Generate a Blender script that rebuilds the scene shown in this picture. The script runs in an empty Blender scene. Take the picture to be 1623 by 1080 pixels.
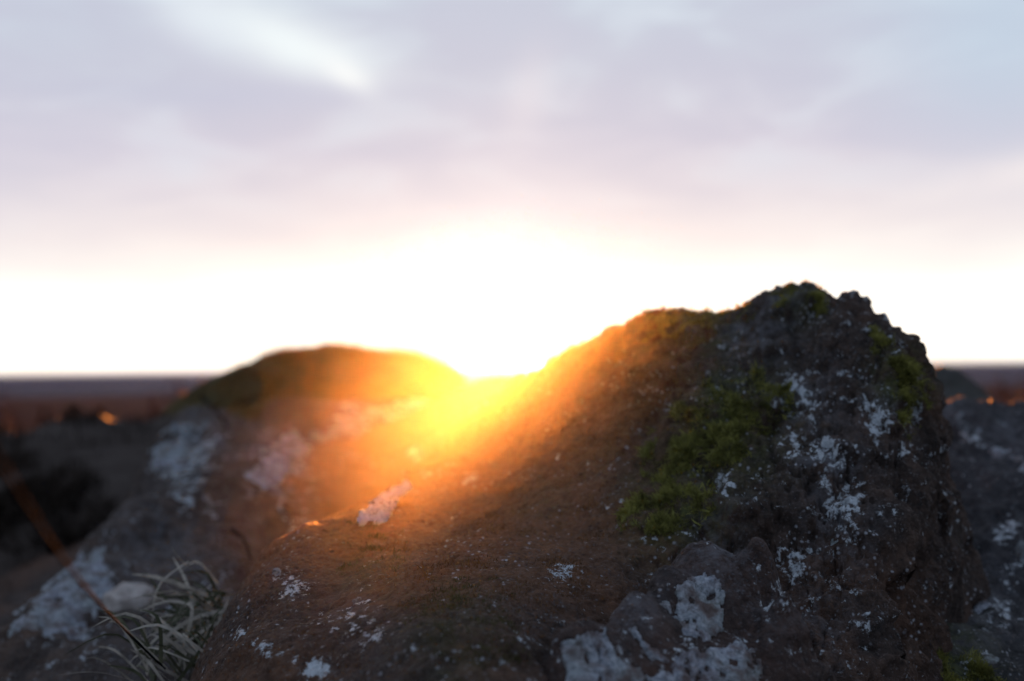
import bpy, math, random
import numpy as np
from mathutils import Matrix, Vector

random.seed(7)
rng = np.random.default_rng(11)
sc = bpy.context.scene
COL = sc.collection

# ------------------------------------------------------------------ camera
EYE = 0.46                       # lens height above the hilltop ground (m)
FPX = 1803.0                     # 40 mm lens on a 36 mm sensor, 1623 px wide
PITCH = math.radians(1.24)       # tilted slightly up
ROLL = math.radians(0.74)
cam = bpy.data.cameras.new('camera')
cam.lens = 40.0
cam.sensor_width = 36.0
cam.clip_start = 0.02
cam.clip_end = 60000
cam_o = bpy.data.objects.new('camera', cam)
COL.objects.link(cam_o)
RC = Matrix.Rotation(math.radians(90) + PITCH, 4, 'X') @ Matrix.Rotation(-ROLL, 4, 'Z')
cam_o.matrix_world = Matrix.Translation((0, 0, EYE)) @ RC
cam.dof.use_dof = True
cam.dof.focus_distance = 0.81
cam.dof.aperture_fstop = 4.0
cam.dof.aperture_blades = 0
sc.camera = cam_o
RN = np.array(RC.to_3x3())

def at(u, v, Y):
    """the place that the photograph shows at pixel (u, v), Y metres into the scene"""
    d = RN @ np.array([(u - 811.5) / FPX, (540 - v) / FPX, -1.0])
    return d * (Y / d[1]) + np.array([0, 0, EYE])

def pixel_of(p):
    q = (p - np.array([0, 0, EYE])) @ RN
    return 811.5 - FPX * q[:, 0] / q[:, 2], 540 + FPX * q[:, 1] / q[:, 2]

# ------------------------------------------------------------------ exposure, sun, sky
EXPO = 4.0
vs = sc.view_settings
vs.view_transform = 'Standard'
vs.look = 'None'
vs.exposure = EXPO
vs.gamma = 1.0
vs.use_curve_mapping = False
sc.render.film_transparent = False
sc.cycles.use_denoising = True
sc.cycles.max_bounces = 6
sc.cycles.volume_bounces = 0
sc.cycles.sample_clamp_indirect = 3.0

SUN_EL = math.radians(3.1)
SUN_AZ = math.atan2(788 - 811.5, FPX)          # right of straight ahead (+Y)
sun_dir = Vector((math.sin(SUN_AZ) * math.cos(SUN_EL), math.cos(SUN_AZ) * math.cos(SUN_EL), math.sin(SUN_EL)))
sun = bpy.data.lights.new('sun', 'SUN')
sun.energy = 5.0
sun.angle = math.radians(0.9)
sun.color = (1.0, 0.28, 0.035)
sun_o = bpy.data.objects.new('sun', sun)
sun_o.rotation_euler = sun_dir.to_track_quat('Z', 'Y').to_euler()
COL.objects.link(sun_o)

def build_world():
    w = bpy.data.worlds.new('World')
    sc.world = w
    w.use_nodes = True
    nt = w.node_tree
    nt.nodes.clear()
    N = nt.nodes.new
    L = nt.links.new
    def math_(op, a, b=None, c=None, clamp=False):
        n = N('ShaderNodeMath'); n.operation = op; n.use_clamp = clamp
        for i, x in enumerate((a, b, c)):
            if x is None: continue
            if isinstance(x, (int, float)): n.inputs[i].default_value = x
            else: L(x, n.inputs[i])
        return n.outputs[0]
    def mix(f, a, b, mode='MIX'):
        n = N('ShaderNodeMix'); n.data_type = 'RGBA'; n.blend_type = mode; n.clamp_factor = True
        if isinstance(f, (int, float)): n.inputs[0].default_value = f
        else: L(f, n.inputs[0])
        for i, x in ((6, a), (7, b)):
            if isinstance(x, tuple): n.inputs[i].default_value = (*x, 1)
            else: L(x, n.inputs[i])
        return n.outputs[2]
    def ramp(f, stops, ip='LINEAR'):
        n = N('ShaderNodeValToRGB'); n.color_ramp.interpolation = ip
        e = n.color_ramp.elements
        while len(e) > 1: e.remove(e[-1])
        for i, (p, c) in enumerate(stops):
            q = e[0] if i == 0 else e.new(p)
            q.position = p
            q.color = (*c, 1) if isinstance(c, tuple) else (c, c, c, 1)
        L(f, n.inputs[0])
        return n.outputs[0]
    def noise(vec, scale, detail=4, rough=.55, dist=0.0):
        n = N('ShaderNodeTexNoise'); n.inputs['Scale'].default_value = scale
        n.inputs['Detail'].default_value = detail; n.inputs['Roughness'].default_value = rough
        n.inputs['Distortion'].default_value = dist
        L(vec, n.inputs['Vector'])
        return n.outputs['Fac']
    tc = N('ShaderNodeTexCoord')
    sep = N('ShaderNodeSeparateXYZ'); L(tc.outputs['Generated'], sep.inputs[0])
    X, Y, Z = sep.outputs
    el = math_('MULTIPLY', math_('ARCSINE', Z), 180 / math.pi)                  # degrees above the horizon
    az = math_('MULTIPLY', math_('ARCTAN2', X, Y), 180 / math.pi)               # degrees right of the lens axis
    sky = N('ShaderNodeTexSky'); sky.sky_type = 'NISHITA'; sky.sun_disc = False
    sky.sun_elevation = SUN_EL
    sky.sun_rotation = SUN_AZ
    sky.dust_density = 2.0; sky.air_density = 1.0; sky.altitude = 100
    # soft overcast deck: colour by height, softly warped by broad noise
    cv = N('ShaderNodeCombineXYZ')
    L(math_('MULTIPLY', az, .05), cv.inputs[0]); L(math_('MULTIPLY', el, .16), cv.inputs[1])
    warp = math_('SUBTRACT', noise(cv.outputs[0], 1.1, 5, .5, .3), .5)
    warp2 = math_('SUBTRACT', noise(cv.outputs[0], 3.0, 5, .55, .4), .5)
    elw = math_('ADD', el, math_('ADD', math_('MULTIPLY', warp, 3.2), math_('MULTIPLY', warp2, 1.0)))
    # away from the sun's side the bright band lies lower
    side = math_('ABSOLUTE', math_('SUBTRACT', az, -.5))
    elw = math_('ADD', elw, math_('MULTIPLY', math_('MINIMUM', side, 60), .03))
    deck = ramp(math_('DIVIDE', elw, 40.0), [
        (0.0, (1.3, 1.12, .92)), (1.2 / 40, (1.5, 1.38, 1.2)), (4.2 / 40, (1.3, 1.22, 1.12)), (5.4 / 40, (1.0, .955, .92)), (6.8 / 40, (.88, .81, .82)),
        (8.6 / 40, (.76, .71, .77)), (11 / 40, (.66, .635, .735)), (15 / 40, (.59, .62, .725)), (20 / 40, (.56, .64, .745)), (1.0, (.40, .50, .70))])
    # broad light and dark folds of the cloud
    fold = noise(cv.outputs[0], 2.1, 6, .55, .6)
    high = ramp(math_('DIVIDE', el, 20.0), [(.25, 0.0), (.6, 1.0)])
    deck = mix(math_('MULTIPLY', high, ramp(fold, [(.42, .45), (.58, 0.0)])), deck, (.53, .53, .66))
    deck = mix(math_('MULTIPLY', high, ramp(fold, [(.52, 0.0), (.75, .6)])), deck, (.74, .82, .90))
    # thin breaks in the cloud: the bright slanting gap upper left, a small one upper right
    def gap(a0, e0, ra, re, slope, warp_amt):
        da = math_('SUBTRACT', az, a0)
        de = math_('ADD', math_('SUBTRACT', el, e0), math_('MULTIPLY', da, slope))
        de = math_('ADD', de, math_('MULTIPLY', warp, warp_amt))
        q = math_('ADD', math_('POWER', math_('ABSOLUTE', math_('DIVIDE', da, ra)), 2.0),
                  math_('POWER', math_('ABSOLUTE', math_('DIVIDE', de, re)), 2.0))
        return math_('POWER', 2.718, math_('MULTIPLY', q, -1.0))
    rag = ramp(warp2, [(0.0, .75), (.15, 1.0)])
    deck = mix(math_('MULTIPLY', gap(-10.8, 15.7, 4.3, 1.45, .30, 1.2), .92), deck, (.88, .95, .97))
    deck = mix(math_('MULTIPLY', gap(-8.0, 14.2, 1.3, .7, .5, .6), .9), deck, (.94, .97, .97))
    deck = mix(math_('MULTIPLY', gap(-15.2, 16.8, 2.2, 1.4, .2, 1.4), .6), deck, (.80, .87, .93))
    deck = mix(math_('MULTIPLY', gap(16.6, 18.8, 2.4, .8, .0, 1.0), .9), deck, (.86, .95, .97))
    deck = mix(math_('MULTIPLY', gap(.9, 13.2, 1.3, 2.0, -.7, 2.0), .6), deck, (.75, .71, .78))
    deck = mix(math_('MULTIPLY', gap(24.0, 15.0, 5.5, 5.0, .0, 2.0), .65), deck, (.52, .64, .77))
    deck = mix(math_('MULTIPLY', gap(-13.0, 13.2, 9.0, .8, .0, 1.5), .55), deck, (.53, .55, .69))
    deck = mix(math_('MULTIPLY', gap(25.5, 8.6, 4.5, 1.0, -.2, 1.0), .7), deck, (.92, .85, .85))
    # darker and bluer behind the lens
    back = ramp(math_('MULTIPLY', math_('ADD', Y, 1.0), .5), [(.0, 1.0), (.85, 0.0)])
    deck = mix(math_('MULTIPLY', back, .85), deck, (.34, .45, .66))
    allsky = mix(1.0, deck, mix(1.0, (.006, .006, .006), sky.outputs[0], 'MULTIPLY'), 'ADD')
    # sun seen through the thin low air: aureole and disc
    dp = N('ShaderNodeVectorMath'); dp.operation = 'DOT_PRODUCT'
    L(tc.outputs['Generated'], dp.inputs[0]); dp.inputs[1].default_value = sun_dir
    ang = math_('MULTIPLY', math_('ARCCOSINE', math_('MINIMUM', dp.outputs['Value'], 1.0)), 180 / math.pi)
    aur = math_('MULTIPLY', math_('POWER', 2.718, math_('MULTIPLY', ang, -.42)), .6)
    core = math_('MULTIPLY', math_('POWER', 2.718, math_('MULTIPLY', math_('POWER', ang, 2.0), -.9)), 40.0)
    glow = mix(1.0, mix(1.0, (1.0, .88, .76), aur, 'MULTIPLY'), mix(1.0, (1.0, .62, .22), core, 'MULTIPLY'), 'ADD')
    tot = mix(1.0, allsky, glow, 'ADD')
    # below the horizon: dim land colour
    tot = mix(ramp(math_('ADD', math_('MULTIPLY', el, .5), .5), [(.35, 1.0), (.5, 0.0)]), tot, (.05, .045, .06))
    bg = N('ShaderNodeBackground'); L(tot, bg.inputs[0]); bg.inputs[1].default_value = 2 ** -EXPO
    out = N('ShaderNodeOutputWorld'); L(bg.outputs[0], out.inputs[0])
    w.cycles.sampling_method = 'MANUAL'
    w.cycles.sample_map_resolution = 2048
build_world()

# ------------------------------------------------------------------ numeric helpers
def _hash(ix, iy, iz, seed):
    h = (ix * 374761393 + iy * 668265263 + iz * 2147483647 + seed * 974634777) & 0xFFFFFFFF
    h = ((h ^ (h >> 13)) * 1274126177) & 0xFFFFFFFF
    return ((h ^ (h >> 16)) & 0xFFFF) / 32767.5 - 1.0

def vnoise(p, seed=0):
    """smooth value noise, -1..1, p is (n,3)"""
    f = np.floor(p); i = f.astype(np.int64); t = p - f
    t = t * t * t * (t * (t * 6 - 15) + 10)
    x, y, z = i[:, 0], i[:, 1], i[:, 2]
    r = 0
    for dz in (0, 1):
        wz = t[:, 2] if dz else 1 - t[:, 2]
        for dy in (0, 1):
            wy = t[:, 1] if dy else 1 - t[:, 1]
            a = _hash(x, y + dy, z + dz, seed); b = _hash(x + 1, y + dy, z + dz, seed)
            r = r + wz * wy * (a + (b - a) * t[:, 0])
    return r

def fbm(p, scale, octs=4, gain=.5, seed=0, ridged=False):
    a, s, tot = 1.0, 0.0, 0.0
    q = p * scale
    c, sn = math.cos(.7), math.sin(.7)
    for o in range(octs):
        n = vnoise(q + 17.3 * o, seed + o)
        if ridged: n = 1 - 2 * np.abs(n)
        s = s + a * n; tot += a; a *= gain
        q = np.stack([q[:, 0] * c - q[:, 1] * sn, q[:, 0] * sn + q[:, 1] * c, q[:, 2]], 1) * 2.03
    return s / tot

def chips(p, scale, seed):
    """broken stone: each cell is its own tilted plane; also returns the distance to the nearest joint"""
    q = p * scale; i = np.floor(q).astype(np.int64)
    n = len(q); f1 = np.full(n, 9.0); f2 = np.full(n, 9.0); val = np.zeros(n)
    for dx in (-1, 0, 1):
        for dy in (-1, 0, 1):
            for dz in (-1, 0, 1):
                c = i + np.array([dx, dy, dz])
                h = [_hash(c[:, 0], c[:, 1], c[:, 2], seed + k) for k in range(6)]
                d = q - c - .5 - .42 * np.stack(h[:3], 1)
                r = (d * d).sum(1)
                v = d[:, 0] * h[3] + d[:, 1] * h[4] + d[:, 2] * h[5] * .6 + .35 * h[4]
                near = r < f1
                f2 = np.where(near, f1, np.minimum(f2, r)); val = np.where(near, v, val); f1 = np.where(near, r, f1)
    return val, np.sqrt(f2) - np.sqrt(f1)

def smooth(a, b, x):
    t = np.clip((x - a) / (b - a), 0, 1)
    return t * t * (3 - 2 * t)

def in_poly(u, v, poly):
    r = np.zeros(u.shape, bool)
    n = len(poly)
    for i in range(n):
        x0, y0 = poly[i]; x1, y1 = poly[(i + 1) % n]
        if y0 == y1: continue
        c = ((y0 > v) != (y1 > v)) & (u < (x1 - x0) * (v - y0) / (y1 - y0) + x0)
        r ^= c
    return r

def rbf(ctrl, X, Y, c=.012):
    P = np.array(ctrl, float)
    k = lambda d2: np.sqrt(d2 + c * c)
    d2 = ((P[:, None, :2] - P[None, :, :2]) ** 2).sum(2)
    n = len(P)
    A = np.zeros((n + 3, n + 3)); A[:n, :n] = k(d2) - np.eye(n) * .0004
    A[:n, n] = 1; A[:n, n + 1:] = P[:, :2]; A[n:, :n] = A[:n, n:].T
    wts = np.linalg.solve(A, np.concatenate([P[:, 2], [0, 0, 0]]))
    Z = np.full(X.shape, wts[n]) + wts[n + 1] * X + wts[n + 2] * Y
    for i in range(n):
        Z += wts[i] * k((X - P[i, 0]) ** 2 + (Y - P[i, 1]) ** 2)
    return Z

def mesh_from(name, co, faces, mat=None, smooth_shade=True):
    """faces: (n,3) or (n,4) int array"""
    me = bpy.data.meshes.new(name)
    me.vertices.add(len(co)); me.vertices.foreach_set('co', np.asarray(co, np.float32).ravel())
    k = faces.shape[1]
    me.loops.add(faces.size); me.loops.foreach_set('vertex_index', faces.astype(np.int32).ravel())
    me.polygons.add(len(faces))
    me.polygons.foreach_set('loop_start', np.arange(0, faces.size, k, dtype=np.int32))
    me.polygons.foreach_set('use_smooth', np.full(len(faces), smooth_shade))
    me.update(calc_edges=True)
    if mat: me.materials.append(mat)
    return me

def attr(me, name, val):
    a = me.attributes.new(name, 'FLOAT', 'POINT')
    a.data.foreach_set('value', np.asarray(val, np.float32))

def link(name, data, parent=None, label=None, cat=None, group=None, kind=None):
    o = bpy.data.objects.new(name, data)
    COL.objects.link(o)
    if parent is not None: o.parent = parent
    if label: o['label'] = label
    if cat: o['category'] = cat
    if group: o['group'] = group
    if kind: o['kind'] = kind
    return o

def grid_faces(nr, nc):
    i = np.arange((nr - 1) * (nc - 1)); r, c = i // (nc - 1), i % (nc - 1)
    a = r * nc + c
    return np.stack([a, a + 1, a + nc + 1, a + nc], 1)

def grid_normals(co, nr, nc):
    P = co.reshape(nr, nc, 3)
    n = np.cross(np.gradient(P, axis=1), np.gradient(P, axis=0)).reshape(-1, 3)
    n /= np.linalg.norm(n, axis=1, keepdims=True) + 1e-12
    n[n[:, 2] < 0] *= -1
    return n

# ------------------------------------------------------------------ materials
class Mat:
    def __init__(s, name):
        s.m = bpy.data.materials.new(name); s.m.use_nodes = True
        s.nt = s.m.node_tree; s.b = s.nt.nodes['Principled BSDF']
        s.tc = s.nt.nodes.new('ShaderNodeTexCoord')
    def link(s, a, b): s.nt.links.new(a, b)
    def noise(s, scale, detail=4, rough=.6, dist=0.):
        n = s.nt.nodes.new('ShaderNodeTexNoise'); n.inputs['Scale'].default_value = scale
        n.inputs['Detail'].default_value = detail; n.inputs['Roughness'].default_value = rough
        n.inputs['Distortion'].default_value = dist
        s.link(s.tc.outputs['Object'], n.inputs['Vector']); return n.outputs['Fac']
    def voro(s, scale, feature='F1'):
        n = s.nt.nodes.new('ShaderNodeTexVoronoi'); n.inputs['Scale'].default_value = scale; n.feature = feature
        s.link(s.tc.outputs['Object'], n.inputs['Vector']); return n.outputs['Distance']
    def attr(s, name):
        n = s.nt.nodes.new('ShaderNodeAttribute'); n.attribute_name = name; return n.outputs['Fac']
    def ramp(s, f, stops):
        n = s.nt.nodes.new('ShaderNodeValToRGB'); e = n.color_ramp.elements
        while len(e) > 1: e.remove(e[-1])
        for i, (p, c) in enumerate(stops):
            q = e[0] if i == 0 else e.new(p)
            q.position = p; q.color = (*c, 1) if isinstance(c, tuple) else (c, c, c, 1)
        s.link(f, n.inputs[0]); return n.outputs[0]
    def math(s, op, a, b, clamp=False):
        n = s.nt.nodes.new('ShaderNodeMath'); n.operation = op; n.use_clamp = clamp
        for i, x in enumerate((a, b)):
            if isinstance(x, (int, float)): n.inputs[i].default_value = x
            else: s.link(x, n.inputs[i])
        return n.outputs[0]
    def mix(s, f, a, b, mode='MIX'):
        n = s.nt.nodes.new('ShaderNodeMix'); n.data_type = 'RGBA'; n.blend_type = mode
        if isinstance(f, (int, float)): n.inputs[0].default_value = f
        else: s.link(f, n.inputs[0])
        for i, x in ((6, a), (7, b)):
            if isinstance(x, tuple): n.inputs[i].default_value = (*x, 1)
            else: s.link(x, n.inputs[i])
        return n.outputs[2]
    def bump(s, h, strength, dist):
        n = s.nt.nodes.new('ShaderNodeBump'); n.inputs['Strength'].default_value = strength
        n.inputs['Distance'].default_value = dist; s.link(h, n.inputs['Height'])
        s.link(n.outputs[0], s.b.inputs['Normal'])
    def done(s, col, rough=.9, spec=.2):
        if isinstance(col, tuple): s.b.inputs['Base Color'].default_value = (*col, 1)
        else: s.link(col, s.b.inputs['Base Color'])
        s.b.inputs['Roughness'].default_value = rough
        s.b.inputs['Specular IOR Level'].default_value = spec
        return s.m

def rock_material(name, dark, mid, brown, rust, fleck_col=(.46, .50, .52)):
    m = Mat(name)
    n1 = m.noise(9, 6, .62, .4); n2 = m.noise(38, 6, .65); n3 = m.noise(210, 4, .7)
    c = m.ramp(n2, [(.32, dark), (.5, mid), (.68, brown)])
    c = m.mix(m.math('MULTIPLY', m.ramp(n1, [(.38, 0.), (.62, 1.)]), .7), c, m.ramp(n3, [(.35, dark), (.62, brown)]))
    c = m.mix(m.math('MULTIPLY', m.attr('rust'), m.ramp(n2, [(.25, .45), (.6, 1.)])), c, m.ramp(n3, [(.3, tuple(x * .55 for x in rust)), (.65, rust)]))
    # pale mineral grains and dark pits
    c = m.mix(m.ramp(m.noise(330, 3, .8), [(.56, 0.), (.70, .75)]), c, m.mix(m.ramp(n1, [(.4, 0.), (.6, 1.)]), (.13, .10, .085), (.10, .11, .125)))
    c = m.mix(m.ramp(m.voro(85), [(.0, .8), (.22, 0.)]), c, tuple(x * .5 for x in dark))
    # grey weathered bloom
    c = m.mix(m.math('MULTIPLY', m.attr('grey'), m.ramp(m.noise(60, 5, .7), [(.42, 0.), (.62, .8)])), c, (.13, .13, .14))
    # green algae and moss film
    c = m.mix(m.math('MULTIPLY', m.attr('moss'), m.ramp(m.noise(70, 5, .7), [(.35, .1), (.6, .95)])), c, m.ramp(n3, [(.3, (.022, .03, .008)), (.7, (.085, .095, .02))]))
    # scattered pale specks
    c = m.mix(m.math('MULTIPLY', m.ramp(m.voro(150), [(.10, 1.), (.26, 0.)]), m.ramp(m.noise(17, 4, .65), [(.50, 0.), (.60, .9)])), c, (.30, .31, .33))
    # crusty pale flecks
    fl = m.math('ADD', m.math('MULTIPLY', m.noise(150, 5, .72), .62), m.math('MULTIPLY', m.noise(45, 3, .6), .38))
    thr = m.math('ADD', m.math('MULTIPLY', m.attr('fleck'), .155), fl)
    c = m.mix(m.ramp(thr, [(.635, 0.), (.685, 1.)]), c, m.ramp(n3, [(.3, tuple(x * .6 for x in fleck_col)), (.65, fleck_col)]))
    h = m.math('ADD', m.math('MULTIPLY', n3, .6), m.math('ADD', m.math('MULTIPLY', m.noise(520, 3, .7), .3), m.math('MULTIPLY', m.voro(160), -.35)))
    m.bump(h, 1.0, .006)
    return m.done(c, .92, .18)

M_MAIN = rock_material('dark_crusted_rock', (.014, .0115, .010), (.032, .023, .019), (.078, .050, .037), (.19, .080, .033))
M_LEDGE = rock_material('brown_earthy_rock', (.014, .012, .011), (.036, .027, .023), (.085, .058, .044), (.15, .072, .034))
M_REAR = rock_material('slate_dark_rock', (.010, .010, .011), (.022, .021, .023), (.050, .045, .045), (.10, .05, .03))
M_KNOB = rock_material('umber_rock', (.011, .010, .010), (.026, .020, .018), (.060, .040, .033), (.09, .045, .03))

def dome_material():
    m = Mat('mossy_turf')
    n = m.noise(11, 6, .65); f = m.noise(120, 4, .7)
    c = m.ramp(n, [(.3, (.03, .024, .011)), (.5, (.07, .05, .02)), (.7, (.12, .065, .028))])
    c = m.mix(.5, c, m.ramp(f, [(.3, (.03, .026, .01)), (.7, (.13, .11, .04))]))
    m.bump(m.math('ADD', f, m.noise(300, 3, .7)), .9, .008)
    return m.done(c, .95, .1)
M_DOME = dome_material()

def lichen_material(name, a, b, stain):
    m = Mat(name)
    f = m.noise(260, 5, .75); g = m.noise(55, 5, .65)
    c = m.ramp(f, [(.34, tuple(x * .22 for x in a)), (.47, a), (.66, b)])
    c = m.mix(m.ramp(m.noise(24, 3, .5), [(.4, 0.), (.65, .5)]), c, (.26, .29, .24))
    c = m.mix(m.ramp(g, [(.46, 0.), (.62, .85)]), c, stain)
    m.bump(m.math('ADD', f, m.math('MULTIPLY', m.voro(140), -.9)), 1.0, .007)
    return m.done(c, .95, .1)
M_LICHEN = lichen_material('white_crust_lichen', (.32, .35, .40), (.60, .64, .70), (.13, .085, .07))
M_LICHEN_W = lichen_material('bright_crust_lichen', (.55, .60, .66), (.80, .84, .88), (.45, .47, .50))
M_LICHEN_B = lichen_material('grey_crust_lichen', (.20, .23, .26), (.40, .44, .49), (.09, .07, .06))

def blade_material(name, a, b, transl=.35, scale=60):
    m = Mat(name)
    c = m.ramp(m.noise(scale, 3, .6), [(.3, a), (.7, b)])
    tr = m.nt.nodes.new('ShaderNodeBsdfTranslucent'); m.link(c, tr.inputs[0])
    mx = m.nt.nodes.new('ShaderNodeMixShader'); mx.inputs[0].default_value = transl
    out = m.nt.nodes['Material Output']
    m.link(m.b.outputs[0], mx.inputs[1]); m.link(tr.outputs[0], mx.inputs[2]); m.link(mx.outputs[0], out.inputs[0])
    return m.done(c, .8, .2)
M_MOSS = blade_material('green_moss', (.055, .055, .013), (.27, .26, .065))
M_MOSS_DIM = blade_material('faded_olive_moss', (.03, .026, .010), (.085, .075, .025), .2)
M_MOSS_DRY = blade_material('dry_brown_moss', (.05, .028, .014), (.16, .08, .032), .3)
M_STRAW = blade_material('dry_straw', (.16, .145, .12), (.42, .38, .31), .2)
M_STRAW2 = blade_material('dull_grass', (.035, .04, .022), (.10, .10, .06), .25)
M_STEM = blade_material('brown_stem', (.012, .0125, .013), (.026, .027, .027), .0)
M_STEM.node_tree.nodes['Principled BSDF'].inputs['Specular IOR Level'].default_value = 0
M_HEATH = blade_material('dark_heather', (.020, .016, .013), (.045, .034, .027), .0, 8)
M_RUSTLEAF = blade_material('rust_leaves', (.04, .02, .018), (.085, .04, .034), .0, .6)
for _m in (M_RUSTLEAF, M_HEATH): _m.node_tree.nodes['Principled BSDF'].inputs['Specular IOR Level'].default_value = 0
M_HEATH_SOIL = Mat('peat').done((.040, .031, .026), .95, .1)
M_BARK = Mat('grey_bark').done((.06, .045, .04))

def ground_material():
    m = Mat('heath_ground')
    n = m.noise(.9, 8, .65); f = m.noise(14, 6, .7)
    near = m.mix(.5, m.ramp(n, [(.3, (.007, .006, .005)), (.7, (.018, .014, .011))]), m.ramp(f, [(.3, (.007, .006, .005)), (.7, (.02, .016, .013))]))
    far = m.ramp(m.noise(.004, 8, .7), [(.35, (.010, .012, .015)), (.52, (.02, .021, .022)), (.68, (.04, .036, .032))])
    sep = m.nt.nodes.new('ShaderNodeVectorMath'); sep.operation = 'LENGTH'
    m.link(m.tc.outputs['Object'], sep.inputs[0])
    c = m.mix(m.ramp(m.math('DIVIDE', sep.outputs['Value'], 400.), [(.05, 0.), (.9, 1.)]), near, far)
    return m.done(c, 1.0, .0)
M_GROUND = ground_material()

# ------------------------------------------------------------------ ground sheet to the horizon
def ground_z(x, y):
    r = np.hypot(x, y)
    z = -.02 * r * smooth(0, 6, r) - 6.5 * smooth(6, 75, r) - 20 * smooth(50, 420, r)
    return z
def build_ground():
    nr, nc = 220, 180
    r = np.concatenate([[0.02], np.geomspace(.3, 24000, nr - 1)])
    a = np.linspace(0, 2 * math.pi, nc)
    R, A = np.meshgrid(r, a, indexing='ij')
    x, y = (R * np.sin(A)).ravel(), (R * np.cos(A)).ravel()
    z = ground_z(x, y)
    p = np.stack([x, y, np.zeros_like(x)], 1)
    rr = R.ravel()
    z += fbm(p, 1.3, 4, .5, 3) * .06 * smooth(.5, 3, rr) + fbm(p, .05, 4, .5, 9) * 1.0 * smooth(10, 90, rr) * (1 - smooth(2000, 6000, rr))
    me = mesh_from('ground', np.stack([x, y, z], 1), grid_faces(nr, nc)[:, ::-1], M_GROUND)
    link('ground', me, kind='structure', label='dark heath ground falling away to the wide plain')
build_ground()

# ------------------------------------------------------------------ rocks
class Rock: pass

def build_rock(name, ctrl, ylim, slim, y0, dlog, ds, mat, label, amp, seed, extra=None, floor=-.25, calm=None):
    """A solid lump of rock: its surface runs through the world points in ctrl, roughened along its normals."""
    nr = int(math.log(ylim[1] / ylim[0]) / dlog) + 1
    y = np.geomspace(ylim[0], ylim[1], nr)
    s = np.arange(slim[0], slim[1], ds); nc = len(s)
    Yg = np.repeat(y[:, None], nc, 1); Xg = s[None, :] * (y[:, None] + y0)
    X, Y = Xg.ravel(), Yg.ravel()
    Z = np.maximum(rbf(ctrl, X, Y), floor)
    co = np.stack([X, Y, Z], 1)
    nrm = grid_normals(co, nr, nc)
    for sc_, oc, g, a, rid in amp:
        k = 1.0 if calm is None else calm(co, sc_)
        co = co + nrm * (fbm(co, sc_, oc, g, seed, rid) * a * k)[:, None]; seed += 11
    if extra is not None: co = extra(co, nrm)
    nrm = grid_normals(co, nr, nc)
    r = Rock(); r.co, r.n, r.nr, r.nc, r.faces = co, nrm, nr, nc, grid_faces(nr, nc)
    keep = (Z[r.faces] > floor + 1e-6).any(1)
    r.me = mesh_from(name, co, r.faces[keep], mat)
    r.u, r.v = pixel_of(co)
    view = np.array([0, 0, EYE]) - co
    r.front = (view * nrm).sum(1) > 0
    r.ob = link(name, r.me, label=label, cat='rock')
    return r

def W(lst): return [tuple(at(*t)) for t in lst]

def blob(r, spots, k=1.0):
    """soft field around traced spots (u, v, radius px, strength)"""
    f = np.zeros(len(r.co))
    for u, v, rad, st in spots:
        f = np.maximum(f, st * np.exp(-(((r.u - u) ** 2 + (r.v - v) ** 2) / (rad * rad))))
    return np.where(r.front, f, 0) * k

def near_poly(r, poly, pad):
    p = np.array(poly)
    return np.nonzero(r.front & (r.u > p[:, 0].min() - pad) & (r.u < p[:, 0].max() + pad) & (r.v > p[:, 1].min() - pad) & (r.v < p[:, 1].max() + pad))[0]

def pieces(f):
    """number the connected pieces of a face list"""
    ids, inv = np.unique(f, return_inverse=True); inv = inv.reshape(f.shape)
    lab = np.arange(len(ids))
    while True:
        m = lab[inv].min(1); new = lab.copy()
        np.minimum.at(new, inv.ravel(), np.repeat(m, f.shape[1]))
        new = new[new]
        if (new == lab).all(): break
        lab = new
    return lab[inv[:, 0]]

def crust(r, f, mat, thick, seed, name, **kw):
    ids, inv = np.unique(f, return_inverse=True)
    # rim vertices sink into the rock, inner ones stand proud
    cnt = np.bincount(f.ravel(), minlength=len(r.co))[ids]
    lump = 1.0 + 1.5 * fbm(r.co[ids], 190, 3, .65, seed + 2)
    h = np.where(cnt >= 4, thick * np.clip(lump, .15, 2.6), -.0006)
    me = mesh_from(name, r.co[ids] + r.n[ids] * h[:, None], inv.reshape(f.shape), mat)
    return link(name, me, r.ob, **kw)

def lichen_patch(r, poly, seed, mat=None, thick=.0015, ragged=9, label=None, scale=55, hole=.35):
    """a raised crust that follows the rock inside a traced outline with a ragged rim"""
    mat = mat or M_LICHEN
    sel = near_poly(r, poly, ragged * 2 + 4)
    if len(sel) == 0: return
    c = r.co[sel]
    du = fbm(c, scale, 5, .65, seed) * ragged * 2; dv = fbm(c, scale, 5, .65, seed + 5) * ragged * 2
    ok = in_poly(r.u[sel] + du, r.v[sel] + dv, poly) & (fbm(c, 150, 4, .7, seed + 9) > -hole)
    m = np.zeros(len(r.co), bool); m[sel[ok]] = True
    f = r.faces[m[r.faces].all(1)]
    if len(f) == 0: return
    lab = pieces(f); small = []
    for k, n_ in zip(*np.unique(lab, return_counts=True)):
        g = f[lab == k]
        if n_ >= 25:
            crust(r, g, mat, thick, seed, 'lichen_patch', label=label if n_ == np.bincount(lab).max() else None)
        else: small.append(g)
    if small: crust(r, np.concatenate(small), mat, thick, seed, 'lichen_specks', kind='stuff')

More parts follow.
